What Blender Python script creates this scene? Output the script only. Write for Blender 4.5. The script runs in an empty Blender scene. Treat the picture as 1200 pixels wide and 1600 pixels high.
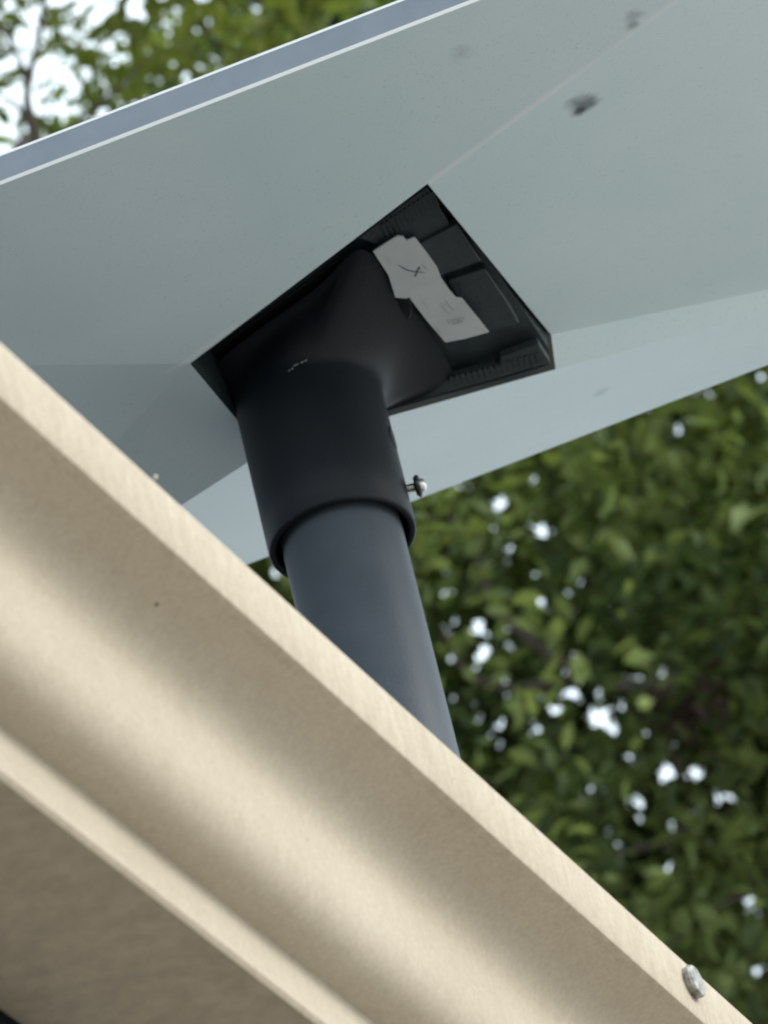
import bpy, bmesh, math, random
import numpy as np
from mathutils import Vector, Matrix, noise

random.seed(7)
rng = np.random.default_rng(11)
S = bpy.context.scene
COL = S.collection

# ------------------------------------------------------------------ camera
F_PX = 8000.0                       # focal length in photo pixels (1200 x 1600 frame)
ROLL = math.radians(14)
ELEV = math.radians(34.7)
CAM = Vector((0, 0, 1.7))
W = Vector((0, math.cos(ELEV), math.sin(ELEV)))
r0 = Vector((1, 0, 0)); u0 = Vector((0, -math.sin(ELEV), math.cos(ELEV)))
RT = math.cos(ROLL) * r0 - math.sin(ROLL) * u0
UP = math.sin(ROLL) * r0 + math.cos(ROLL) * u0
cd = bpy.data.cameras.new('camera'); cam = bpy.data.objects.new('camera', cd); COL.objects.link(cam)
cam.matrix_world = Matrix(((RT.x, UP.x, -W.x, CAM.x), (RT.y, UP.y, -W.y, CAM.y), (RT.z, UP.z, -W.z, CAM.z), (0, 0, 0, 1)))
cd.sensor_fit = 'VERTICAL'; cd.sensor_height = 36; cd.lens = 36 * F_PX / 1600
cd.clip_start = 0.05; cd.clip_end = 3000
cd.dof.use_dof = True; cd.dof.focus_distance = 1.72; cd.dof.aperture_fstop = 38
S.camera = cam

# ------------------------------------------------------------------ world, sun, exposure
SUN_EL, SUN_AZ = math.radians(27), math.radians(100)   # azimuth measured from +Y towards +X
SUN_STR, SKY_STR, EXPO = 1.6, 0.11, 0.76
wd = bpy.data.worlds.new('World'); S.world = wd; wd.use_nodes = True
nt = wd.node_tree; bg = nt.nodes['Background']
sky = nt.nodes.new('ShaderNodeTexSky'); sky.sky_type = 'NISHITA'; sky.sun_disc = False
sky.sun_elevation = SUN_EL; sky.sun_rotation = SUN_AZ; sky.air_density = 1.0; sky.dust_density = 3.5; sky.ozone_density = 1.0
veil = nt.nodes.new('ShaderNodeMix'); veil.data_type = 'RGBA'        # even bright overcast over the clear sky
veil.inputs[0].default_value = 0.8; veil.inputs[7].default_value = (10.4, 12.0, 12.8, 1)
nt.links.new(sky.outputs[0], veil.inputs[6]); nt.links.new(veil.outputs[2], bg.inputs[0]); bg.inputs[1].default_value = SKY_STR
sd = bpy.data.lights.new('sun', 'SUN'); sun = bpy.data.objects.new('sun', sd); COL.objects.link(sun)
sd.energy = SUN_STR; sd.angle = math.radians(22); sd.color = (1, 0.965, 0.91)
sdir = Vector((math.sin(SUN_AZ) * math.cos(SUN_EL), math.cos(SUN_AZ) * math.cos(SUN_EL), math.sin(SUN_EL)))
sun.rotation_euler = sdir.to_track_quat('Z', 'Y').to_euler(); sun.location = (0, 0, 30)
S.render.engine = 'CYCLES'
S.view_settings.view_transform = 'Standard'; S.view_settings.look = 'None'
S.view_settings.exposure = EXPO; S.view_settings.gamma = 1; S.view_settings.use_curve_mapping = False

# ------------------------------------------------------------------ image-pixel helpers (camera rays through image pixels, used to place points)
def ray(x, y): return W + RT * ((x - 600) / F_PX) - UP * ((y - 800) / F_PX)
def on_plane(x, y, Q, n):
    d = ray(x, y); return CAM + d * ((Q - CAM).dot(n) / d.dot(n))
def at_dist(x, y, d): return CAM + ray(x, y) * d

# ------------------------------------------------------------------ materials
def mat(name, col, rough=0.5, metal=0.0, spec=0.5, noise_amt=0.0, nscale=50, col2=None, bump=0.0, bscale=200, coat=0):
    m = bpy.data.materials.new(name); m.use_nodes = True; t = m.node_tree; b = t.nodes['Principled BSDF']
    b.inputs['Base Color'].default_value = (*col, 1); b.inputs['Roughness'].default_value = rough
    b.inputs['Metallic'].default_value = metal; b.inputs['Specular IOR Level'].default_value = spec
    b.inputs['Coat Weight'].default_value = coat
    tc = t.nodes.new('ShaderNodeTexCoord')
    if col2 is not None:
        n = t.nodes.new('ShaderNodeTexNoise'); n.inputs['Scale'].default_value = nscale; n.inputs['Detail'].default_value = 6
        n.inputs['Roughness'].default_value = 0.6
        r = t.nodes.new('ShaderNodeValToRGB'); r.color_ramp.elements[0].position = 0.35; r.color_ramp.elements[1].position = 0.65
        r.color_ramp.elements[0].color = (*col, 1); r.color_ramp.elements[1].color = (*col2, 1)
        t.links.new(tc.outputs['Object'], n.inputs['Vector']); t.links.new(n.outputs['Fac'], r.inputs['Fac'])
        t.links.new(r.outputs[0], b.inputs['Base Color'])
    if bump:
        n2 = t.nodes.new('ShaderNodeTexNoise'); n2.inputs['Scale'].default_value = bscale; n2.inputs['Detail'].default_value = 4
        bp = t.nodes.new('ShaderNodeBump'); bp.inputs['Strength'].default_value = bump; bp.inputs['Distance'].default_value = 0.001
        t.links.new(tc.outputs['Object'], n2.inputs['Vector']); t.links.new(n2.outputs['Fac'], bp.inputs['Height'])
        t.links.new(bp.outputs[0], b.inputs['Normal'])
    return m

# ------------------------------------------------------------------ object helpers
def tag(o, label=None, cat=None, group=None, kind=None):
    if label: o['label'] = label
    if cat: o['category'] = cat
    if group: o['group'] = group
    if kind: o['kind'] = kind
    return o
def empty(name, loc, label, cat, group=None):
    o = bpy.data.objects.new(name, None); COL.objects.link(o); o.location = loc; o.empty_display_size = 0.05
    return tag(o, label, cat, group)
def mesh_obj(name, verts, faces, m, parent=None, smooth=False, bevel=0):
    me = bpy.data.meshes.new(name); me.from_pydata([tuple(v) for v in verts], [], faces); me.update()
    bm = bmesh.new(); bm.from_mesh(me); bmesh.ops.recalc_face_normals(bm, faces=bm.faces); bm.to_mesh(me); bm.free()
    if smooth: me.polygons.foreach_set('use_smooth', [True] * len(me.polygons))
    o = bpy.data.objects.new(name, me); COL.objects.link(o)
    for x in (m if isinstance(m, (list, tuple)) else [m]): me.materials.append(x)
    if parent:
        o.parent = parent
        root = Vector((0, 0, 0)); p = parent
        while p: root += p.location; p = p.parent
        for v in me.vertices: v.co -= root
    if bevel:
        b = o.modifiers.new('bevel', 'BEVEL'); b.width = bevel; b.segments = 3; b.limit_method = 'ANGLE'; b.angle_limit = math.radians(30)
    return o
def prism(poly, off, name, m, parent=None, bevel=0):
    n = len(poly); v = [Vector(p) for p in poly] + [Vector(p) + off for p in poly]
    f = [tuple(range(n)), tuple(range(2 * n - 1, n - 1, -1))] + [(i, (i + 1) % n, n + (i + 1) % n, n + i) for i in range(n)]
    return mesh_obj(name, v, f, m, parent, bevel=bevel)
def frame(d):
    d = d.normalized(); a = Vector((0, 0, 1)) if abs(d.z) < 0.9 else Vector((1, 0, 0))
    x = a.cross(d).normalized(); return x, d.cross(x)
def loft(rings, name, m, parent=None, smooth=True, caps=(True, True), closed_loop=False):
    k = len(rings[0]); v = [p for r in rings for p in r]; f = []
    R = len(rings)
    for i in range(R if closed_loop else R - 1):
        a = i * k; b = ((i + 1) % R) * k
        for j in range(k): f.append((a + j, a + (j + 1) % k, b + (j + 1) % k, b + j))
    if not closed_loop:
        if caps[0]: f.append(tuple(range(k)))
        if caps[1]: f.append(tuple((R - 1) * k + j for j in range(k)))
    o = mesh_obj(name, v, f, m, parent, smooth)
    return o
def circ(c, d, r, k=48):
    x, y = frame(d); return [c + x * (r * math.cos(2 * math.pi * i / k)) + y * (r * math.sin(2 * math.pi * i / k)) for i in range(k)]
def auto_smooth(o, deg=35):
    me = o.data
    bm = bmesh.new(); bm.from_mesh(me)
    for e in bm.edges:
        e.smooth = len(e.link_faces) == 2 and e.calc_face_angle(3) < math.radians(deg)
    for f in bm.faces: f.smooth = True
    bm.to_mesh(me); bm.free(); return o
def lathe(c, d, prof, name, m, parent=None, k=32, deg=35):     # prof: (along, radius)
    return auto_smooth(loft([circ(c + d.normalized() * a, d, max(r, 1e-5), k) for a, r in prof], name, m, parent), deg)
def sweep(path, section, name, m, parent=None):               # straight extrusion of open/closed profile
    pass

# ================================================================== SETTING: ground
grass = mat('ground_mat', (0.32, 0.29, 0.25), 0.95, col2=(0.40, 0.37, 0.325), nscale=3, bump=0.4, bscale=30)
g = mesh_obj('ground', [(-400, -400, 0), (400, -400, 0), (400, 400, 0), (-400, 400, 0)], [(0, 1, 2, 3)], grass)
tag(g, 'pale dry gravelly yard ground', kind='structure')

# ================================================================== GUTTER + EAVE
TH = math.radians(19.6)
G = Vector((math.sin(TH), math.cos(TH), 0)); NO = Vector((math.cos(TH), -math.sin(TH), 0)); Z = Vector((0, 0, 1))
P0 = at_dist(600, 1074, 1.35)            # point on the top outer edge of the gutter
def gp(s, o, z): return P0 + G * s - NO * o + Z * z
S0, S1 = -2.6, 5.0
LIP = 0.0205

def gutter_mat(streaky=False):
    m = mat('gutter_paint', (0.60, 0.53, 0.43), 0.85, spec=0.12)
    t = m.node_tree; b = t.nodes['Principled BSDF']; L = t.links.new
    tc = t.nodes.new('ShaderNodeTexCoord')
    mp = t.nodes.new('ShaderNodeMapping'); mp.inputs['Rotation'].default_value = (0, 0, TH)
    L(tc.outputs['Object'], mp.inputs['Vector'])
    def nz(scale, sc, det=6, rough=0.6):
        mm = t.nodes.new('ShaderNodeMapping'); mm.inputs['Scale'].default_value = sc; L(mp.outputs[0], mm.inputs['Vector'])
        n = t.nodes.new('ShaderNodeTexNoise'); n.inputs['Scale'].default_value = scale; n.inputs['Detail'].default_value = det
        n.inputs['Roughness'].default_value = rough; L(mm.outputs[0], n.inputs['Vector']); return n
    def ramp(src, p0, p1, c0, c1):
        r = t.nodes.new('ShaderNodeValToRGB'); r.color_ramp.elements[0].position = p0; r.color_ramp.elements[1].position = p1
        r.color_ramp.elements[0].color = (*c0, 1); r.color_ramp.elements[1].color = (*c1, 1); L(src, r.inputs['Fac']); return r
    def mul(a, c, fac=1.0):
        x = t.nodes.new('ShaderNodeMix'); x.data_type = 'RGBA'; x.blend_type = 'MULTIPLY'; x.inputs[0].default_value = fac
        L(a, x.inputs[6]); L(c, x.inputs[7]); return x.outputs[2]
    base = ramp(nz(9, (1, 1, 1)).outputs['Fac'], .35, .7, (0.415, 0.365, 0.295), (0.45, 0.40, 0.330))
    fine = ramp(nz(620, (1, 1, 0.75), 3, .8).outputs['Fac'], .35, .65, (0.80, 0.79, 0.77), (1, 1, 1))
    wash = ramp(nz(130, (1, 1, 0.3), 5, .75).outputs['Fac'], .42, .60, (0.90, 0.885, 0.87), (1, 1, 1))
    blot = ramp(nz(28, (1, 1, 1), 6, .7).outputs['Fac'], .38, .62, (0.86, 0.83, 0.79), (1, 1, 1))
    c = mul(base.outputs[0], fine.outputs[0], .8); c = mul(c, wash.outputs[0], .3)
    if streaky: c = mul(c, ramp(nz(260, (1, 1, 0.3), 6, .85).outputs['Fac'], .38, .60, (.91, .895, .87), (1.07, 1.07, 1.07)).outputs[0], .8); c = mul(c, blot.outputs[0], .2)
    L(c, b.inputs['Base Color'])
    bp = t.nodes.new('ShaderNodeBump'); bp.inputs['Strength'].default_value = .12; bp.inputs['Distance'].default_value = .0006
    L(nz(700, (1, 1, 1), 3, .7).outputs['Fac'], bp.inputs['Height']); L(bp.outputs[0], b.inputs['Normal'])
    return m
GM = gutter_mat()

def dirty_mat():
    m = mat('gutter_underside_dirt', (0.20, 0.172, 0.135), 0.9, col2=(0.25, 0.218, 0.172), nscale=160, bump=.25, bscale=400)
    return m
# cross-section of the sheet (o = inwards, z = height from lip top)
def bez(p0, p1, p2, p3, n):
    out = []
    for i in range(n + 1):
        t = i / n; a = (1 - t) ** 3; b = 3 * t * (1 - t) ** 2; c = 3 * t * t * (1 - t); d = t ** 3
        out.append((a * p0[0] + b * p1[0] + c * p2[0] + d * p3[0], a * p0[1] + b * p1[1] + c * p2[1] + d * p3[1]))
    return out
def extrude_profile(prof, name, m, parent, segs=60, thick=0.0012, deg=35):
    n = len(prof)
    # offset inward for the sheet thickness
    nor = []
    for i in range(n):
        a = prof[max(0, i - 1)]; b = prof[min(n - 1, i + 1)]
        dx, dz = b[0] - a[0], b[1] - a[1]; l = math.hypot(dx, dz) or 1
        nor.append((-dz / l, dx / l))
    loop = list(prof) + [(prof[i][0] + nor[i][0] * thick, prof[i][1] + nor[i][1] * thick) for i in range(n - 1, -1, -1)]
    rings = []
    for s in range(segs + 1):
        ss = S0 + (S1 - S0) * s / segs
        rings.append([gp(ss, o + 0.0002 * noise.noise(Vector((ss * 2.5, z * 8, 3))), z + 0.0004 * noise.noise(Vector((ss * 1.8, 7, z * 6)))) for o, z in loop])
    return auto_smooth(loft(rings, name, m, parent), deg)

gut = empty('rain_gutter', P0, 'cream painted metal rain gutter with curved face running diagonally below the dish', 'gutter')
R = 0.0012
lip_prof = [(0.010, 0.0), (0.0014, 0.0), (0.0004, -0.0004), (0, -0.0014), (0, -LIP + 0.0018), (0.0005, -LIP + 0.0005), (0.0018, -LIP)]
lip = [(0.010, -0.0016)] + [(0.010, 0.0)] + lip_prof[1:] + [(0.0036, -LIP - 0.0002)]
ZB, OB = -0.0680, 0.0400                    # where the ogee meets the bottom band
def ogee(A, n=40):
    o, z = 0.0, 0.0; pts = [(0, 0)]
    for i in range(n):
        t = (i + .5) / n; phi = A * abs(math.cos(math.pi * t ** 1.15)) ** 2.4 * (1 if t < .5 else 1.06) - .04
        o += math.sin(phi); z -= math.cos(phi); pts.append((o, z))
    return pts
lo_, hi_ = .2, 1.9
st = (0.0036, -LIP - 0.0002)
for _ in range(40):
    mid = (lo_ + hi_) / 2; e = ogee(mid)[-1]
    if e[0] / -e[1] < (OB - st[0]) / (st[1] - ZB): lo_ = mid
    else: hi_ = mid
q_ = ogee(mid); k_ = (st[1] - ZB) / -q_[-1][1]
og = [(st[0] + o * k_, st[1] + z * k_) for o, z in q_]; og2 = [og[-1]]
prof = lip + og[1:] + og2[1:]
band = [(OB + 0.0004, ZB - 0.0012), (OB + 0.0004, ZB - 0.0140), (OB + 0.0012, ZB - 0.0150)]
bottom = [(OB + 0.0017, ZB - 0.0153), (OB + 0.025, ZB - 0.0156), (OB + 0.053, ZB - 0.0152), (OB + 0.057, ZB - 0.0140)]
back = [(OB + 0.060, ZB - 0.010), (OB + 0.061, -0.004)]
GL = gutter_mat(True)
face = extrude_profile(prof[len(lip) - 1:], 'ogee_face', GM, gut)
lipo = extrude_profile(lip, 'rolled_lip', GL, gut)
bandm = extrude_profile([prof[-1]] + band + bottom[:1], 'bottom_band', GM, gut)
DM = dirty_mat()
bot = extrude_profile(bottom + back, 'bottom_pan', DM, gut)
# spike head in the lip
def spike(px, py):
    q = on_plane(px, py, P0, NO)
    sp = lathe(q - NO * 0.0005, NO, [(-.01, .0022), (0, .0022), (0, .0048), (.0024, .0052), (.0032, .0047), (.0034, .0036), (.0031, .0020), (.0031, 0.0)], 'nail_head', mat('galvanised', (.38, .37, .34), .45, .7, col2=(.14, .13, .12), nscale=420, bump=.35, bscale=900), gut, 32)
    return sp
spike(1078, 1537)
# scraps of grit
grit = mat('grit', (.10, .07, .05), .9)
for (px, py, l, pale) in ((245, 944, .0014, 0), (480, 1312, .0007, 0), (243, 746, .0016, 1), (150, 1035, .0005, 0), (410, 1275, .0005, 0)):
    q0 = at_dist(px, py, 1.0)
    # find the sheet by marching along the sight line
    d = ray(px, py); best = None
    pts = [(o, z) for o, z in prof]
    t = 1.0
    while t < 2.0:
        X = CAM + d * t - P0; o = -X.dot(NO); z = X.z
        for (o1, z1), (o2, z2) in zip(pts, pts[1:]):
            if min(z1, z2) - 1e-4 <= z <= max(z1, z2) + 1e-4:
                oo = o1 + (o2 - o1) * ((z - z1) / (z2 - z1) if abs(z2 - z1) > 1e-6 else 0)
                if o >= oo: best = CAM + d * (t - .0004); break
        if best: break
        t += 0.0005
    if pale: best = on_plane(px, py, P0 - NO * .001, NO)
    if best:
        x, y = frame(NO)
        rings = []
        for i, s in enumerate((-1, -.6, 0, .6, 1)):
            rr = l * .35 * math.sqrt(max(0.02, 1 - s * s)) * random.uniform(.8, 1.2)
            rings.append(circ(best + (Z * .8 + G * .5) * (l * s * .7), Z * .8 + G * .5, rr, 8))
        loft(rings, 'grit_speck', GM if pale else grit, gut)

# hidden hangers and the house behind
WALLM = mat('wall_mat', (.45, .40, .33), .9, col2=(.52, .46, .38), nscale=8, bump=.3, bscale=60)
dark = mat('fascia_paint', (.035, .04, .05), .55)
def ebox(o0, o1, z0, z1, name, m, s0=S0, s1=S1, parent=None, bevel=0):
    v = [gp(s, o, z) for s in (s0, s1) for o, z in ((o0, z0), (o1, z0), (o1, z1), (o0, z1))]
    f = [(0, 1, 2, 3), (7, 6, 5, 4)] + [(i, (i + 1) % 4, 4 + (i + 1) % 4, 4 + i) for i in range(4)]
    return mesh_obj(name, v, f, m, parent, bevel=bevel)
house = empty('house', (P0 - NO * .5) * 1.0, 'house eave with dark fascia board and soffit behind the gutter', 'house')
house.location.z = 0
OF = OB + 0.063
ebox(OF, OF + .02, ZB - 0.045, 0.0, 'fascia', dark, parent=house, bevel=.002)
ebox(OF + .021, OF + .48, ZB - 0.044, ZB - 0.036, 'soffit', dark, parent=house)
ebox(OF + .48, OF + .62, -P0.z + .0, ZB - 0.03, 'wall', WALLM, parent=house)
# roof deck with shingle courses
SL = math.tan(math.radians(18)); CS = math.cos(math.radians(18))
shing = mat('shingle_mat', (.035, .035, .038), .95, col2=(.07, .068, .066), nscale=120, bump=.6, bscale=300)
roof = ebox(OF - .02, OF + 3.0, 0.004, 0.03, 'roof', shing, parent=house)
for v in roof.data.vertices:
    w = v.co + house.location; o = -(w - P0).dot(NO); v.co.z += (o - OF) * SL
base_pts = []
course = 0
sv, sf = [], []
for c in range(20):
    o0 = OF - .03 + c * .14
    for k in range(int((S1 - S0) / .3)):
        s = S0 + k * .3 + (.15 if c % 2 else 0); t = .005 + .002 * random.random()
        b = len(sv)
        for (oo, zz) in ((o0, .031 + t + .004), (o0 + .155, .031 + t), (o0 + .155, .031), (o0, .031)):
            for ss in (s + .003, s + .297): sv.append(gp(ss, oo, zz + (oo - OF) * SL))
        sf += [(b, b + 1, b + 3, b + 2), (b + 2, b + 3, b + 5, b + 4), (b + 4, b + 5, b + 7, b + 6), (b + 6, b + 7, b + 1, b), (b, b + 2, b + 4, b + 6), (b + 1, b + 7, b + 5, b + 3)]
sh = mesh_obj('shingles', sv, sf, shing, house); sh['kind'] = 'stuff'

# ================================================================== DISH
DC = Vector((0.01210859, 1.68359136, 2.97161104))
L_ = Vector((0.9809079, -0.19443779, 0.003693)); S_ = Vector((0.19092638, 0.96645613, 0.17178378)); N_ = L_.cross(S_).normalized()
def dl(x, y, z=0): return DC + L_ * x + S_ * y + N_ * z
UL, UR, LR, LL = dl(-.290, -.196), dl(.272, -.1895), dl(.335, .193), dl(-.310, .2025)
P1 = on_plane(297, 568, dl(0, 0, -.026), N_)
nT = (UR - UL).cross(P1 - UL).normalized()
P2 = on_plane(668, 287, UL, nT)
nR = (UR - LR).cross(P2 - LR).normalized()
P3 = on_plane(861, 523, LR, nR)
P3b = on_plane(868, 577, dl(0, 0, -.029), N_)
nB = (LL - LR).cross(P3b - LR).normalized()
P4 = on_plane(412, 706, LR, nB)

def dish_plastic():
    m = mat('dish_plastic', (.78, .80, .80), .42, spec=.4, bump=.03, bscale=900)
    t = m.node_tree; b = t.nodes['Principled BSDF']; Lk = t.links.new
    tc = t.nodes.new('ShaderNodeTexCoord')
    last = None
    base = t.nodes.new('ShaderNodeTexNoise'); base.inputs['Scale'].default_value = 14; base.inputs['Detail'].default_value = 5
    Lk(tc.outputs['Object'], base.inputs['Vector'])
    r = t.nodes.new('ShaderNodeValToRGB'); r.color_ramp.elements[0].color = (.655, .79, .85, 1); r.color_ramp.elements[1].color = (.71, .84, .895, 1)
    r.color_ramp.elements[0].position = .3; r.color_ramp.elements[1].position = .7
    Lk(base.outputs['Fac'], r.inputs['Fac']); last = r.outputs[0]
    warp = t.nodes.new('ShaderNodeTexNoise'); warp.inputs['Scale'].default_value = 90; warp.inputs['Detail'].default_value = 5
    Lk(tc.outputs['Object'], warp.inputs['Vector'])
    # stains that stay on the plastic
    stains = [(912, 162, .0085, .30, nR), (905, 172, .004, .22, nR), (992, 26, .005, .7, nT), (990, 40, .004, .6, nT), (722, 82, .007, .86, nT), (940, 612, .006, .72, nB), 
              (700, 338, .004, .86, nR), (722, 372, .005, .88, nR), (748, 402, .005, .84, nR), (772, 436, .004, .86, nR), (800, 478, .004, .88, nR), (836, 522, .005, .86, nR), (205, 632, .0007, .3, None)]
    for (px, py, rad, dk, n) in stains:
        if n is None:
            n = (LL - UL).cross(P1 - UL).normalized(); q = on_plane(px, py, UL, n)
        else: q = on_plane(px, py, UL if n is nT else LR, n)
        q = q - DC
        vm = t.nodes.new('ShaderNodeVectorMath'); vm.operation = 'SUBTRACT'; vm.inputs[1].default_value = q
        sc = t.nodes.new('ShaderNodeVectorMath'); sc.operation = 'MULTIPLY_ADD'
        Lk(warp.outputs['Color'], sc.inputs[0]); sc.inputs[1].default_value = (rad * 1.7,) * 3; sc.inputs[2].default_value = (-rad * .85,) * 3
        ad = t.nodes.new('ShaderNodeVectorMath'); ad.operation = 'ADD'
        Lk(tc.outputs['Object'], vm.inputs[0]); Lk(vm.outputs[0], ad.inputs[0]); Lk(sc.outputs[0], ad.inputs[1])
        ln = t.nodes.new('ShaderNodeVectorMath'); ln.operation = 'LENGTH'; Lk(ad.outputs[0], ln.inputs[0])
        mr = t.nodes.new('ShaderNodeMapRange'); mr.interpolation_type = 'SMOOTHSTEP'
        mr.inputs['From Min'].default_value = rad * .15; mr.inputs['From Max'].default_value = rad; mr.inputs['To Min'].default_value = dk; mr.inputs['To Max'].default_value = 1
        Lk(ln.outputs['Value'], mr.inputs['Value'])
        mx = t.nodes.new('ShaderNodeVectorMath'); mx.operation = 'SCALE'; Lk(last, mx.inputs[0]); Lk(mr.outputs[0], mx.inputs['Scale'])
        last = mx.outputs[0]
    for (scl, lo, hi, dk) in ((900, .30, .36, .86), (300, .24, .30, .88)):      # dust specks
        dn = t.nodes.new('ShaderNodeTexNoise'); dn.inputs['Scale'].default_value = scl; dn.inputs['Detail'].default_value = 2; Lk(tc.outputs['Object'], dn.inputs['Vector'])
        mr = t.nodes.new('ShaderNodeMapRange'); mr.inputs['From Min'].default_value = lo; mr.inputs['From Max'].default_value = hi; mr.inputs['To Min'].default_value = dk; mr.inputs['To Max'].default_value = 1
        Lk(dn.outputs['Fac'], mr.inputs['Value'])
        mx = t.nodes.new('ShaderNodeVectorMath'); mx.operation = 'SCALE'; Lk(last, mx.inputs[0]); Lk(mr.outputs[0], mx.inputs['Scale']); last = mx.outputs[0]
    # pale scuff along the ridge line
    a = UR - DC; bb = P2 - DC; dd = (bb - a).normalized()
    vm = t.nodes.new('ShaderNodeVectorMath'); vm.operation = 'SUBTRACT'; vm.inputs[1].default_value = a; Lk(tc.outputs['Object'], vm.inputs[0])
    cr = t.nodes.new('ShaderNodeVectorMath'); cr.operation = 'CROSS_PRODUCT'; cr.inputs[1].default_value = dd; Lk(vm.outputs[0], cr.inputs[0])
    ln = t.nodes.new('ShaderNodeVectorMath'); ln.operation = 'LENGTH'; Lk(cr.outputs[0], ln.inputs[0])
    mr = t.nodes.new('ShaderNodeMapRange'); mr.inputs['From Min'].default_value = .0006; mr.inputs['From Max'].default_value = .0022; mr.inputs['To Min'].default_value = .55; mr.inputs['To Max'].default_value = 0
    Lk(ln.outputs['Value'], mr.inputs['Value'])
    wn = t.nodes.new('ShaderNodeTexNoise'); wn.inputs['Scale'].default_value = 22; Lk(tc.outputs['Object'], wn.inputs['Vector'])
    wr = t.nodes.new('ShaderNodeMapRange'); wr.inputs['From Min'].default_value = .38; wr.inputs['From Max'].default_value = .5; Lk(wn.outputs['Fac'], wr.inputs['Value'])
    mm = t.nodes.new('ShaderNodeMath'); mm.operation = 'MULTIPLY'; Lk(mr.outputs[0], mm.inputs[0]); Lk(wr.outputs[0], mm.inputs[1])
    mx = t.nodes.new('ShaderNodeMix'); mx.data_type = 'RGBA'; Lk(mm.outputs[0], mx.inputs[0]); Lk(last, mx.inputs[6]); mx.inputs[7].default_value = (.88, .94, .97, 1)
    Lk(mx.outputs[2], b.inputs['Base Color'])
    return m
DP = dish_plastic()
dish = empty('satellite_dish', DC, 'flat white rectangular satellite dish seen from below on its pole', 'satellite dish')
# underside shell with the socket opening
shell = mesh_obj('underside_shell', [UL, UR, LR, LL, P1, P2, P3, P3b, P4],
                 [(0, 1, 5, 4), (1, 2, 6, 5), (2, 7, 6), (2, 3, 8, 7), (3, 0, 4, 8)], DP, dish)
def edge_ring(inset, z0, z1):
    out = []
    c = [UL, UR, LR, LL]; cc = sum(c, Vector()) / 4
    return [q + (cc - q) * inset + N_ * z0 for q in c], [q + (cc - q) * inset + N_ * z1 for q in c]
def ring_part(name, a, b, m, cap=False, bevel=0):
    v = a + b; f = [(i, (i + 1) % 4, 4 + (i + 1) % 4, 4 + i) for i in range(4)]
    if cap: f += [(4, 5, 6, 7), (3, 2, 1, 0)]
    return mesh_obj(name, v, f, m, dish, bevel=bevel)
rimw = mat('rim_lit_white', (.92, .93, .93), .3)  # extra white: light caught by the rim edge, put into the colour
rimg = mat('rim_grey', (.17, .20, .24), .5, col2=(.20, .23, .27), nscale=60)
facew = mat('face_white', (.85, .85, .85), .4)
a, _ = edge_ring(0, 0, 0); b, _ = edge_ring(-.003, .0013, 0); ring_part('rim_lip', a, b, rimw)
a, b = edge_ring(-.0015, .0013, .0115); ring_part('rim_band', a, b, rimg, True)
a, b = edge_ring(-.0008, .0117, .0127); ring_part('front_panel', a, b, facew, True)

# ---- socket (recess)
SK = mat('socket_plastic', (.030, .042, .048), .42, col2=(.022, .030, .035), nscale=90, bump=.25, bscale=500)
SKB = mat('socket_shade_black', (.006, .007, .009), .6)  # black that stands in for shade inside the socket and holes
DEP = .016
op = [P1, P2, P3, P3b, P4]
oc = sum(op, Vector()) / 5
nF = (P2 - P1).cross(P4 - P1).normalized()
nF = nF if nF.dot(N_) > 0 else -nF
FQ = (P1 + P2 + P3b + P4) / 4 + nF * DEP
def fl(px, py, up=0.0): return on_plane(px, py, FQ - nF * up, nF)
# frame around the opening: small chamfer, then wall down to the floor
cham = [p + (oc - p).normalized() * .0022 + nF * .002 for p in op]
flo = []
for p, q in zip(op, cham):
    flo.append(q + nF * ((FQ - q).dot(nF)) + (oc - p).normalized() * .001)
mesh_obj('socket_edge', op + cham, [(i, (i + 1) % 5, 5 + (i + 1) % 5, 5 + i) for i in (0, 1, 3, 4)], SK, dish)
mesh_obj('socket_edge', [P3 + nF * .0002, P3b + nF * .0002, cham[3], cham[2]], [(0, 1, 2, 3)], mat('socket_edge_highlight', (.10, .105, .11), .35), dish)  # highlight on this one edge painted as a lighter colour

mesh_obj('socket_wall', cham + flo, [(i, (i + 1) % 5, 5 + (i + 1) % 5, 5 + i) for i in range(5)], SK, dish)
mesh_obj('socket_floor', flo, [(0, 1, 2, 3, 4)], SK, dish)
def slab(pts, name, up, m, th=.004, parent=dish, bevel=.0006):
    return prism([fl(x, y, up) for x, y in pts], nF * th, name, m, parent, bevel)
# raised steps seen on the socket floor
slab([(560, 372), (668, 292), (700, 345), (712, 372), (655, 382), (592, 384)], 'socket_step', .006, SK)
slab([(655, 382), (715, 350), (752, 408), (684, 432)], 'socket_step', .0075, SK)
slab([(700, 440), (758, 420), (792, 470), (812, 505), (758, 520), (716, 470)], 'socket_step', .0035, SK)
slab([(612, 640), (704, 592), (778, 574), (782, 560), (842, 538), (860, 566)], 'socket_step', .0070, SK)
# black slab: deep shade of the socket beside the elbow, put into the colour
slab([(303, 569), (530, 405), (560, 400), (560, 520), (420, 650), (350, 628)], 'socket_shade_slab', .001, SKB)
# fine mould ribs
for k in range(13):
    t = k / 12; x0 = 596 + t * 84; y0 = 352 - t * 56
    slab([(x0, y0), (x0 + 3.4, y0 - 2.4), (x0 + 14, y0 + 20), (x0 + 10.6, y0 + 22.4)], 'mould_rib', .0068, SK, .0012, bevel=0)
for k in range(16):
    x0 = 706 + k * 9.0; y0 = 640 - (x0 - 612) * .268 - 9
    slab([(x0, y0), (x0 + 3.6, y0 - 1), (x0 - .4, y0 - 17), (x0 - 4, y0 - 16)], 'mould_rib', .0077, SK, .0012, bevel=0)
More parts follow.
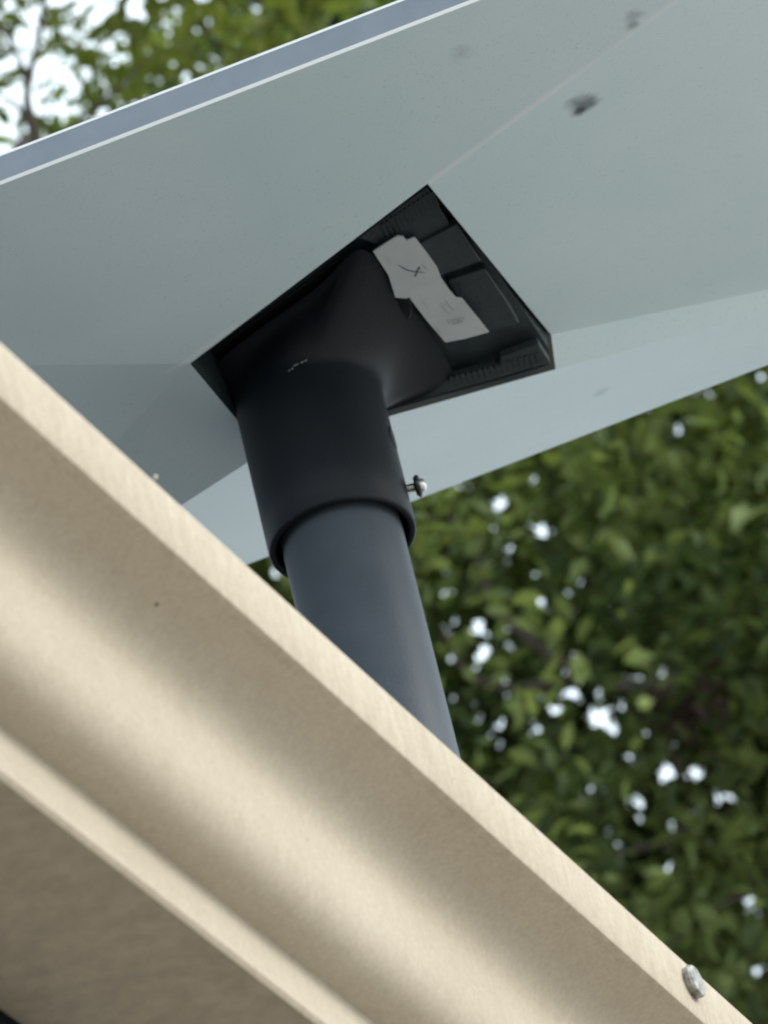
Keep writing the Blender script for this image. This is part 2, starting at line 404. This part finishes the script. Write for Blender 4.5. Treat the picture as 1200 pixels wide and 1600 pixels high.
# label sticker with printed marks
STK = mat('sticker_paper', (.50, .53, .56), .5, col2=(.58, .61, .63), nscale=40, bump=.2, bscale=60)
INK = mat('print_ink', (.05, .07, .09), .6); INKF = mat('faded_print', (.26, .31, .30), .6)
SU = .0085
sp_ = [(583, 393), (606, 378), (621, 369), (630, 370), (635, 376), (648, 371), (665, 393), (683, 418), (690, 436), (703, 455), (713, 466), (722, 467), (735, 483), (764, 519), (728, 529), (696, 535), (666, 500), (641, 467), (618, 465), (607, 430)]
slab(sp_, 'rating_label', SU, STK, .0006, bevel=0)
def stroke(pts, w, m, name='label_print', up=SU + .0002):
    v = []; f = []
    for i, (x, y) in enumerate(pts):
        a = pts[max(0, i - 1)]; b = pts[min(len(pts) - 1, i + 1)]
        dx, dy = b[0] - a[0], b[1] - a[1]; l = math.hypot(dx, dy)
        ww = w * (1 if 0 < i < len(pts) - 1 else .6)
        v += [fl(x - dy / l * ww, y + dx / l * ww, up), fl(x + dy / l * ww, y - dx / l * ww, up)]
    for i in range(len(pts) - 1): f.append((2 * i, 2 * i + 1, 2 * i + 3, 2 * i + 2))
    return mesh_obj(name, v, f, m, dish)
stroke([(655, 418), (652, 424), (649, 432)], 1.1, INK); stroke([(622, 414), (634, 421), (643, 424), (664, 426)], .8, INK)
stroke([(659, 413), (664, 418), (668, 422)], .5, INKF); stroke([(648, 432), (651, 427)], 1.6, INK); stroke([(655, 417), (656, 421)], 1.4, INK)
stroke([(696, 470), (703, 479), (710, 487)], .5, INKF); stroke([(688, 475), (694, 483), (702, 491)], .5, INKF)
stroke([(692, 473), (698, 481)], .4, INKF)
for (x, y, l) in ((603, 401, 12), (606, 406, 9), (679, 508, 14), (684, 514, 10), (660, 470, 8), (664, 476, 10)):
    stroke([(x, y), (x + l * .55, y + l * .8)], .35, INKF)
for k in range(6):
    x = 699 + k * 4.5; y = 500 - k * .9
    stroke([(x, y), (x + 3 + (k % 2), y + 6 - (k % 3))], 1.1, INKF)
for k in range(4):
    stroke([(706 + 4 * k, 507 - k), (712 + 4 * k, 505 - k)], .6, INKF)

# ================================================================== POLE
PX, PY = -0.01885628, 1.69218014
pole_base_o = -(Vector((PX, PY, 0)) - P0).dot(NO)
roof_z = P0.z + .036 + (pole_base_o - OF) * SL
PR = .0246
PM = mat('pole_paint', (.044, .056, .070), .55, spec=.25, col2=(.056, .068, .083), nscale=35, bump=.15, bscale=700)
pole = empty('mounting_pole', (PX, PY, roof_z), 'dark grey round metal pole rising from behind the gutter into the black adapter', 'pole')
lathe(Vector((PX, PY, roof_z - .02)), Z, [(0, PR), (2.915 - roof_z + .02, PR)], 'tube', PM, pole, 96)
lathe(Vector((PX, PY, roof_z - .004)), Z, [(0, .07), (.010, .07), (.013, .066), (.013, .034), (.035, .028), (.035, .0248)], 'base_flange', PM, pole, 48)

# ================================================================== ADAPTER
AM = mat('adapter_plastic', (.005, .008, .012), .5, spec=.22, col2=(.009, .011, .015), nscale=22, bump=.12, bscale=800)
ZC, ZT, RO, RI = 2.862, 2.930, .0302, .0272
ad = empty('pipe_adapter', (PX, PY, ZC), 'black plastic elbow adapter joining the pole to the dish socket', 'mount')
K = 96
tgt = [(332, 600), (342, 566), (392, 524), (448, 484), (492, 452), (518, 428), (538, 406), (562, 390), (588, 402), (612, 436), (640, 476), (672, 520), (700, 565), (706, 598), (668, 622), (625, 640), (570, 655), (500, 672), (430, 672), (372, 648)]
# order the floor outline by angle round its centre, matching the tube
tw = [fl(x, y, .006) for x, y in tgt]
cx = Vector((PX, PY, ZT))
tc_ = sum(tw, Vector()) / len(tw)
n_t = len(tw)
# resample outline to K points smoothly (closed Catmull-Rom)
def cr(P, t):
    n = len(P); i = int(math.floor(t)) % n; f = t - math.floor(t)
    a, b, c, d = P[(i - 1) % n], P[i], P[(i + 1) % n], P[(i + 2) % n]
    return .5 * ((2 * b) + (c - a) * f + (2 * a - 5 * b + 4 * c - d) * f * f + (3 * b - a - 3 * c + d) * f ** 3)
outl = [cr(tw, k * n_t / K) for k in range(K)]
ang = [math.atan2((p - tc_).y, (p - tc_).x) for p in outl]
order = sorted(range(K), key=lambda i: ang[i])
outl = [outl[i] for i in order]; ang = sorted(ang)
tube_top = [Vector((PX + RO * math.cos(a), PY + RO * math.sin(a), ZT)) for a in ang]
rings = []
ri = [Vector((PX + RI * math.cos(a), PY + RI * math.sin(a), ZT - .03)) for a in ang]
ri2 = [Vector((PX + RI * math.cos(a), PY + RI * math.sin(a), ZC + .0006)) for a in ang]
ri3 = [Vector((PX + (RI + .0006) * math.cos(a), PY + (RI + .0006) * math.sin(a), ZC)) for a in ang]
ro3 = [Vector((PX + (RO - .0008) * math.cos(a), PY + (RO - .0008) * math.sin(a), ZC)) for a in ang]
ro2 = [Vector((PX + RO * math.cos(a), PY + RO * math.sin(a), ZC + .0009)) for a in ang]
rings += [ri, ri2, ri3, ro3, ro2]
for h in (.02, .04, .055): rings.append([p + Z * (ZC + h - ZT) for p in tube_top])
NT = 14
for j in range(NT + 1):
    t = j / NT; R_ = []
    for a, p, q in zip(ang, tube_top, outl):
        hgt = max(.012, (q - p).dot(Z)); out = (q - tc_); out = out - nF * out.dot(nF); out.normalize()
        m0 = Z * hgt * 1.5; m1 = out * .022 + nF * .004
        R_.append(p * (2 * t ** 3 - 3 * t * t + 1) + m0 * (t ** 3 - 2 * t * t + t) + q * (-2 * t ** 3 + 3 * t * t) + m1 * (t ** 3 - t * t))
    rings.append(R_)
elbow = auto_smooth(loft(rings, 'elbow_body', AM, ad, caps=(True, True)), 50)

# silver clamp bolt in the collar
STEEL = mat('stainless', (.60, .60, .60), .32, 1)
bz = 2.8800
bdir = Vector((math.cos(math.radians(2)), math.sin(math.radians(2)), 0)).normalized()
bdir = (RT * 1.0 + UP * .02 - W * .15); bdir.z = 0.0; bdir.normalize()
bc = Vector((PX, PY, bz)) + bdir * (RO - .0018)
prof_b = [(-.004, .0019)]
for k in range(9):
    prof_b += [(.0004 + k * .0009, .0016), (.0004 + k * .0009 + .00045, .00205)]
prof_b += [(.0085, .0016), (.0085, 0.0)]
bolt = lathe(bc, bdir, prof_b, 'clamp_bolt', STEEL, ad, 24, 20)
def sub(o, parent):
    o.parent = parent; return o
w1 = lathe(bc + bdir * .0052, bdir, [(-.0003, .0036), (.0006, .0046), (.0014, .0048), (.0021, .0042)], 'washer', mat('dark_washer', (.03, .025, .025), .3), ad, 32, 25)
hx = lathe(bc + bdir * .0070, bdir, [(0, .0029), (.0010, .0029), (.0018, .0025), (.0024, .0017), (.0027, .0008), (.00275, 0)], 'bolt_head', STEEL, ad, 24, 40)
# holes: inner shade drawn as black surface patches (slot in the collar, screw well on the neck)
def hole_on_tube(px, py, rr, hh, name):
    best = None; d = ray(px, py)
    A = d.x ** 2 + d.y ** 2; ox, oy = CAM.x - PX, CAM.y - PY
    B = 2 * (ox * d.x + oy * d.y); C_ = ox * ox + oy * oy - RO * RO; disc = max(0, B * B - 4 * A * C_)
    t = (-B - math.sqrt(disc)) / (2 * A); q = CAM + d * t
    nn = Vector((q.x - PX, q.y - PY, 0)).normalized(); tx = Z.cross(nn)
    rings = []
    for (off, sc) in ((-.0003, 1.0), (.0003, .98), (.0003, .5), (.0003, .05)):
        ring = []
        for k in range(24):
            a = 2 * math.pi * k / 24; dx = rr * sc * math.cos(a); dz = hh * sc * math.sin(a)
            th = dx / RO; R2 = RO + off
            nr = nn * math.cos(th) + tx * math.sin(th)
            ring.append(Vector((PX, PY, q.z + dz)) + nr * R2)
        rings.append(ring)
    return loft(rings, name, SKB, ad, caps=(False, True))
hole_on_tube(614, 684, .0040, .0052, 'slot_hole')
# small pale scratch on the collar shoulder
SC = mat('scratch_white', (.55, .58, .58), .5)
def on_body(px, py):
    dg = bpy.context.evaluated_depsgraph_get()
    d = ray(px, py).normalized(); ok, hitp, nn, _ = elbow.ray_cast(CAM - elbow.parent.location, d)
    return (hitp + elbow.parent.location + nn * .00015, nn) if ok else (None, None)
bpy.context.view_layer.update()
wp = []
for (x, y) in ((621, 467), (640, 466), (643, 480), (642, 492), (638, 498), (633, 492), (626, 479)):
    h_ = on_body(x, y)[0]; wp.append(h_ if h_ is not None else fl(x, y, .0089))
wn = (wp[1] - wp[0]).cross(wp[3] - wp[0]).normalized(); wn = wn if wn.dot(nF) < 0 else -wn
prism([p + wn * .0004 for p in wp], -wn * .001, 'screw_well', SKB, ad)
vs, fs = [], []
for (x, y, l, w) in ((452, 579, 2.2, 1.2), (457, 576, 2.0, 1.3), (461, 571, 3.0, 1.0), (465, 569, 2.4, 1.2), (472, 566, 2.5, 1.6), (478, 563, 2.4, 1.8)):
    quad = [on_body(x + dx, y + dy)[0] for dx, dy in ((-l, w), (0, -w * .3), (l, -w), (0, w * .9))]
    if all(p is not None for p in quad):
        b = len(vs); vs += quad; fs.append((b, b + 1, b + 2, b + 3))
if vs: mesh_obj('scratch', vs, fs, SC, ad)

# ================================================================== TREES
def leaf_mat(name, c0, c1, trans):
    m = bpy.data.materials.new(name); m.use_nodes = True; t = m.node_tree; L = t.links.new
    t.nodes.remove(t.nodes['Principled BSDF']); out = t.nodes['Material Output']
    gi = t.nodes.new('ShaderNodeAttribute'); gi.attribute_name = 'tint'
    r = t.nodes.new('ShaderNodeValToRGB'); r.color_ramp.elements[0].color = (*c0, 1); r.color_ramp.elements[1].color = (*c1, 1)
    L(gi.outputs['Fac'], r.inputs['Fac'])
    d = t.nodes.new('ShaderNodeBsdfPrincipled'); d.inputs['Roughness'].default_value = .55; d.inputs['Specular IOR Level'].default_value = .35
    tr = t.nodes.new('ShaderNodeBsdfTranslucent'); mx = t.nodes.new('ShaderNodeMixShader'); mx.inputs[0].default_value = trans
    hs = t.nodes.new('ShaderNodeMix'); hs.data_type = 'RGBA'; hs.blend_type = 'MULTIPLY'; hs.inputs[0].default_value = 1
    hs.inputs[7].default_value = (1.5, 1.6, .6, 1)
    L(r.outputs[0], d.inputs['Base Color']); L(r.outputs[0], hs.inputs[6]); L(hs.outputs[2], tr.inputs['Color'])
    L(d.outputs[0], mx.inputs[1]); L(tr.outputs[0], mx.inputs[2]); L(mx.outputs[0], out.inputs[0]); return m
BARK = mat('bark', (.045, .036, .028), .95, col2=(.085, .068, .054), nscale=25, bump=1.0, bscale=60)

def project(P):
    q = P - np.array(CAM); z = q @ np.array(W)
    return 600 + F_PX * (q @ np.array(RT)) / z, 800 - F_PX * (q @ np.array(UP)) / z, z

WID = (.17, .27)
def leaves(name, centres, size, m, parent, spread=.12, per=7, gaps=()):
    """clusters of folded leaf blades; centres (n,3)"""
    n = len(centres) * per
    c = np.repeat(centres, per, 0) + rng.normal(0, spread, (n, 3)) * np.array([1, 1, .7])
    patch = np.array([noise.noise(Vector(q) * 2.2) + .6 * noise.noise(Vector(q) * 6) for q in centres])   # flushes of young pale leaves
    clump = np.repeat(np.clip(.42 + .9 * patch + rng.uniform(-.15, .15, len(centres)), 0, 1), per)
    d = rng.normal(0, 1, (n, 3)); d[:, 2] = d[:, 2] * .6 - .35; d /= np.linalg.norm(d, axis=1)[:, None]
    up = rng.normal(0, .55, (n, 3)); up[:, 2] += 1
    s = np.cross(d, up); s /= np.linalg.norm(s, axis=1)[:, None]; nn = np.cross(s, d)
    if len(gaps):
        k = gap_mask(c + d * size * .5, gaps); c = c[k]; d = d[k]; clump = clump[k]; n = len(c)
    up = rng.normal(0, .55, (n, 3)); up[:, 2] += 1
    s = np.cross(d, up); s /= np.linalg.norm(s, axis=1)[:, None]; nn = np.cross(s, d)
    ln = size * rng.uniform(.6, 1.35, n)[:, None]; wd_ = ln * rng.uniform(*WID, n)[:, None]
    fold = rng.uniform(.1, .5, n)[:, None] * wd_
    p = np.stack([c, c + d * ln * .35 + s * wd_ + nn * fold, c + d * ln * .72 + s * wd_ * .7 + nn * fold, c + d * ln - nn * ln * .12, c + d * ln * .72 - s * wd_ * .7 + nn * fold, c + d * ln * .35 - s * wd_ + nn * fold, c + d * ln * .5], 1)
    V = p.reshape(-1, 3) - np.array(parent.location)
    base = np.arange(n) * 7
    T = np.array([[0, 1, 6], [1, 2, 6], [2, 3, 6], [3, 4, 6], [4, 5, 6], [5, 0, 6]])
    Fc = (base[:, None, None] + T[None]).reshape(-1, 3)
    me = bpy.data.meshes.new(name); me.vertices.add(len(V)); me.vertices.foreach_set('co', V.astype(np.float32).ravel())
    me.loops.add(Fc.size); me.loops.foreach_set('vertex_index', Fc.astype(np.int32).ravel())
    me.polygons.add(len(Fc)); me.polygons.foreach_set('loop_start', np.arange(0, Fc.size, 3, dtype=np.int32))
    me.update(calc_edges=True)
    tint = np.clip(clump * .75 + rng.uniform(0, 1, n) * .3, 0, 1)
    at = me.attributes.new('tint', 'FLOAT', 'FACE'); at.data.foreach_set('value', np.repeat(tint, 6).astype(np.float32))
    me.materials.append(m); o = bpy.data.objects.new(name, me); COL.objects.link(o); o.parent = parent; o['kind'] = 'stuff'
    return o
def limb(pts, radii, name, parent, k=10):
    P = [Vector(p) for p in pts]; fine = []; rad = []
    for i in range(len(P) - 1):
        a = P[max(0, i - 1)]; b = P[i]; c = P[i + 1]; d = P[min(len(P) - 1, i + 2)]
        for j in range(5):
            f = j / 5
            fine.append(.5 * ((2 * b) + (c - a) * f + (2 * a - 5 * b + 4 * c - d) * f * f + (3 * b - a - 3 * c + d) * f ** 3)); rad.append(radii[i] * (1 - f) + radii[i + 1] * f)
    fine.append(P[-1]); rad.append(radii[-1])
    rings = []
    for i, p in enumerate(fine):
        d = fine[min(i + 1, len(fine) - 1)] - fine[max(0, i - 1)]
        r = rad[i] * (1 + .12 * noise.noise(p * 6)); rings.append(circ(p, d, r, k))
    return loft(rings, name, BARK, parent)

def gap_mask(c, gaps):
    """cull leaves by projected image position to open sky gaps from this camera: keep = True"""
    x, y, z = project(c); keep = np.ones(len(c), bool)
    for gx, gy, gr in gaps: keep &= ((x - gx) ** 2 + (y - gy) ** 2) > (gr * .42 + 8) ** 2
    return keep

GA = [(1102, 612, 20), (1190, 590, 16), (1012, 640, 12), (1062, 668, 12), (775, 790, 20), (836, 826, 16), (860, 838, 12), (790, 858, 10), (752, 985, 20), (760, 1018, 20), (745, 1040, 8), (990, 1062, 14), (1036, 1046, 12), (936, 1122, 34), (960, 1140, 14), (780, 1130, 18), (1090, 1212, 26), (1052, 1202, 24), (1030, 1205, 12), (992, 1252, 24), (936, 1086, 10), (1095, 1300, 8), (1162, 1410, 10), (1182, 1520, 8), (430, 892, 12), (702, 1090, 8), (1160, 680, 10), (745, 1100, 8), (880, 1100, 6), (860, 1110, 5), (830, 1000, 6), (1100, 1270, 6)]  # sky gaps as image-pixel circles (x, y, radius); leaves projecting inside are removed

for (gx, gy, sx, sy, n_) in ((800, 840, 70, 60, 10), (760, 1010, 80, 60, 5), (940, 1090, 90, 50, 14), (1060, 1230, 70, 60, 16), (1080, 640, 80, 40, 9), (850, 960, 110, 60, 8), (790, 1140, 60, 50, 7), (1060, 1320, 60, 30, 6), (1140, 1440, 50, 60, 4), (700, 900, 40, 60, 4)):
    for _ in range(int(n_ * 2.3)): GA.append((rng.normal(gx, sx * .9), rng.normal(gy, sy * .9), rng.uniform(0, 6)))  # more small image-space gaps, scattered at random

def make_tree(label, base, trunk_h, limbs, ell, nclump, leafsize, lm, gaps=(), spread=.12, per=7, group=None, extra=None):
    t = empty('broadleaf_tree', base, label, 'tree', group)
    for (pts, rad) in limbs: limb(pts, rad, 'trunk' if rad[0] > .1 else 'branch', t)
    C = []
    for (c, r, wgt) in ell:
        n = int(nclump * wgt); u = rng.normal(0, 1, (n, 3)); u /= np.linalg.norm(u, axis=1)[:, None]
        rr = rng.uniform(0, 1, n) ** (1 / 2.4)
        C.append(np.array(c) + u * rr[:, None] * np.array(r))
    C = np.concatenate(C)
    # lumpy crown: drop clumps where a coarse noise is low
    nz = np.array([noise.noise(Vector(p) * 1.1) for p in C]); C = C[nz > -.28]
    if len(gaps): C = C[gap_mask(C, gaps)]
    return t, C

LA = leaf_mat('leaf_dark_green', (.014, .034, .013), (.20, .245, .09), .38)
LB = leaf_mat('leaf_mid_green', (.011, .025, .010), (.06, .08, .03), .28)
LC = leaf_mat('leaf_yellow_green', (.035, .055, .015), (.13, .14, .035), .5)

def v3(p): return np.array(p)
# tree A: big dark tree to the right
DA = 8.5
cA = at_dist(1000, 1050, DA)
baseA = Vector((cA.x + .9, cA.y + .5, 0))
limbsA = [([baseA, baseA + Vector((-.05, 0, 2.2)), at_dist(1750, 1700, DA + .5), at_dist(1550, 1300, DA + .6), at_dist(1500, 900, DA + .5), at_dist(1300, 300, DA + .6)], [.26, .22, .17, .12, .08, .03]),
          ([at_dist(1560, 1300, DA + .6), at_dist(1180, 1120, DA + .2), at_dist(1050, 1080, DA - .5), at_dist(930, 1060, DA - .5), at_dist(830, 1000, DA - .5), at_dist(765, 930, DA - .5), at_dist(740, 850, DA - .5), at_dist(700, 800, DA - .5)], [.035, .020, .012, .009, .008, .007, .005, .003]),
          ([at_dist(1560, 1320, DA + .6), at_dist(1180, 1260, DA + .3), at_dist(1050, 1310, DA - .5), at_dist(930, 1345, DA - .5), at_dist(860, 1360, DA - .5)], [.03, .012, .007, .005, .003]),
          ([at_dist(1700, 1600, DA + .5), at_dist(1300, 1370, DA + .4), at_dist(1160, 1400, DA - .5), at_dist(1080, 1450, DA - .5), at_dist(1000, 1520, DA - .5)], [.03, .012, .007, .005, .003]),
          ([at_dist(900, 1062, DA - .5), at_dist(800, 1075, DA - .5), at_dist(730, 1050, DA - .5), at_dist(690, 980, DA - .5)], [.008, .007, .005, .003]),
          ([at_dist(1540, 1200, DA + .6), at_dist(1220, 1000, DA + .4), at_dist(1150, 900, DA + .3), at_dist(1060, 780, DA), at_dist(980, 720, DA)], [.03, .012, .008, .006, .003])]
tA, CA = make_tree('big dark green tree filling the right side below the dish', baseA, 3, limbsA,
                   [(v3(at_dist(980, 1050, DA + .3)), (1.5, 1.3, 1.35), 1.0), (v3(at_dist(1500, 900, DA + .8)), (1.7, 1.6, 1.7), .7), (v3(at_dist(600, 1250, DA + 1.2)), (1.2, 1.2, 1.1), .5)],
                   3300, .07, LA)
leaves('crown', CA, .044, LA, tA, .07, 20, GA)
DEAD = leaf_mat('dead_leaf', (.025, .013, .009), (.05, .026, .019), .2)
leaves('dead_leaves', np.array([v3(at_dist(x, y, DA - .7)) for x, y in ((1060, 1090), (1080, 1110), (1062, 1135), (1090, 1085))]), .035, DEAD, tA, .028, 24)
# tree B: dark tree behind the top edge of the dish
DB = 10.5
cB = at_dist(480, 60, DB); baseB = Vector((cB.x + 3.6, cB.y + 1.5, 0))
limbsB = [([baseB, baseB + Vector((0, 0, 3)), baseB + Vector((-.6, 0, 6.2)), at_dist(1300, -600, DB + .6), at_dist(640, -160, DB + .5), at_dist(420, -160, DB + .5)], [.30, .24, .16, .10, .05, .02]),
          ([at_dist(440, 200, DB + .4), at_dist(330, 60, DB), at_dist(260, -40, DB)], [.03, .015, .005])]
tB, CB = make_tree('dense dark tree behind the upper edge of the dish', baseB, 3, limbsB,
                   [(v3(at_dist(1060, -80, DB + .5)), (1.12, 1.3, 1.3), 1.5), (v3(at_dist(760, -500, DB + .5)), (.9, 1.1, .9), .4)], 3000, .08, LB)
leaves('crown', CB, .050, LB, tB, .08, 17, [g_ for g_ in GA if g_[1] > 560])
GC = [(10, 210, 30), (95, 110, 14), (140, 60, 12), (215, 10, 30), (270, 30, 22), (240, 60, 10), (300, 140, 20), (25, 130, 10), (60, 270, 10), (200, 120, 12)]  # image-pixel sky gaps cut through the crown along the camera's view
# tree C: thin yellow-green tree upper left
DD = 7.5
cC = at_dist(60, 150, DD); baseC = Vector((cC.x - .3, cC.y + .2, 0))
limbsC = [([baseC, baseC + Vector((0, 0, 2.5)), at_dist(75, 600, DD), at_dist(55, 235, DD), at_dist(42, 150, DD), at_dist(60, 60, DD), at_dist(90, -120, DD)], [.16, .10, .04, .010, .007, .005, .003]),
          ([at_dist(48, 200, DD), at_dist(20, 160, DD), at_dist(-40, 130, DD)], [.006, .004, .002]),
          ([at_dist(42, 130, DD), at_dist(20, 70, DD), at_dist(-20, 20, DD)], [.005, .004, .002]),
          ([at_dist(58, 240, DD), at_dist(150, 170, DD), at_dist(230, 90, DD)], [.005, .004, .002])]
tC, CC = make_tree('thin yellow green tree with sky showing through at the upper left', baseC, 3, limbsC,
                   [(v3(at_dist(60, 60, DD + .2)), (.75, .8, .8), .8), (v3(at_dist(-500, 100, DD + .5)), (1.0, 1.0, 1.0), .5)], 270, .07, LC)
leaves('crown', CC, .042, LC, tC, .045, 20, GC)
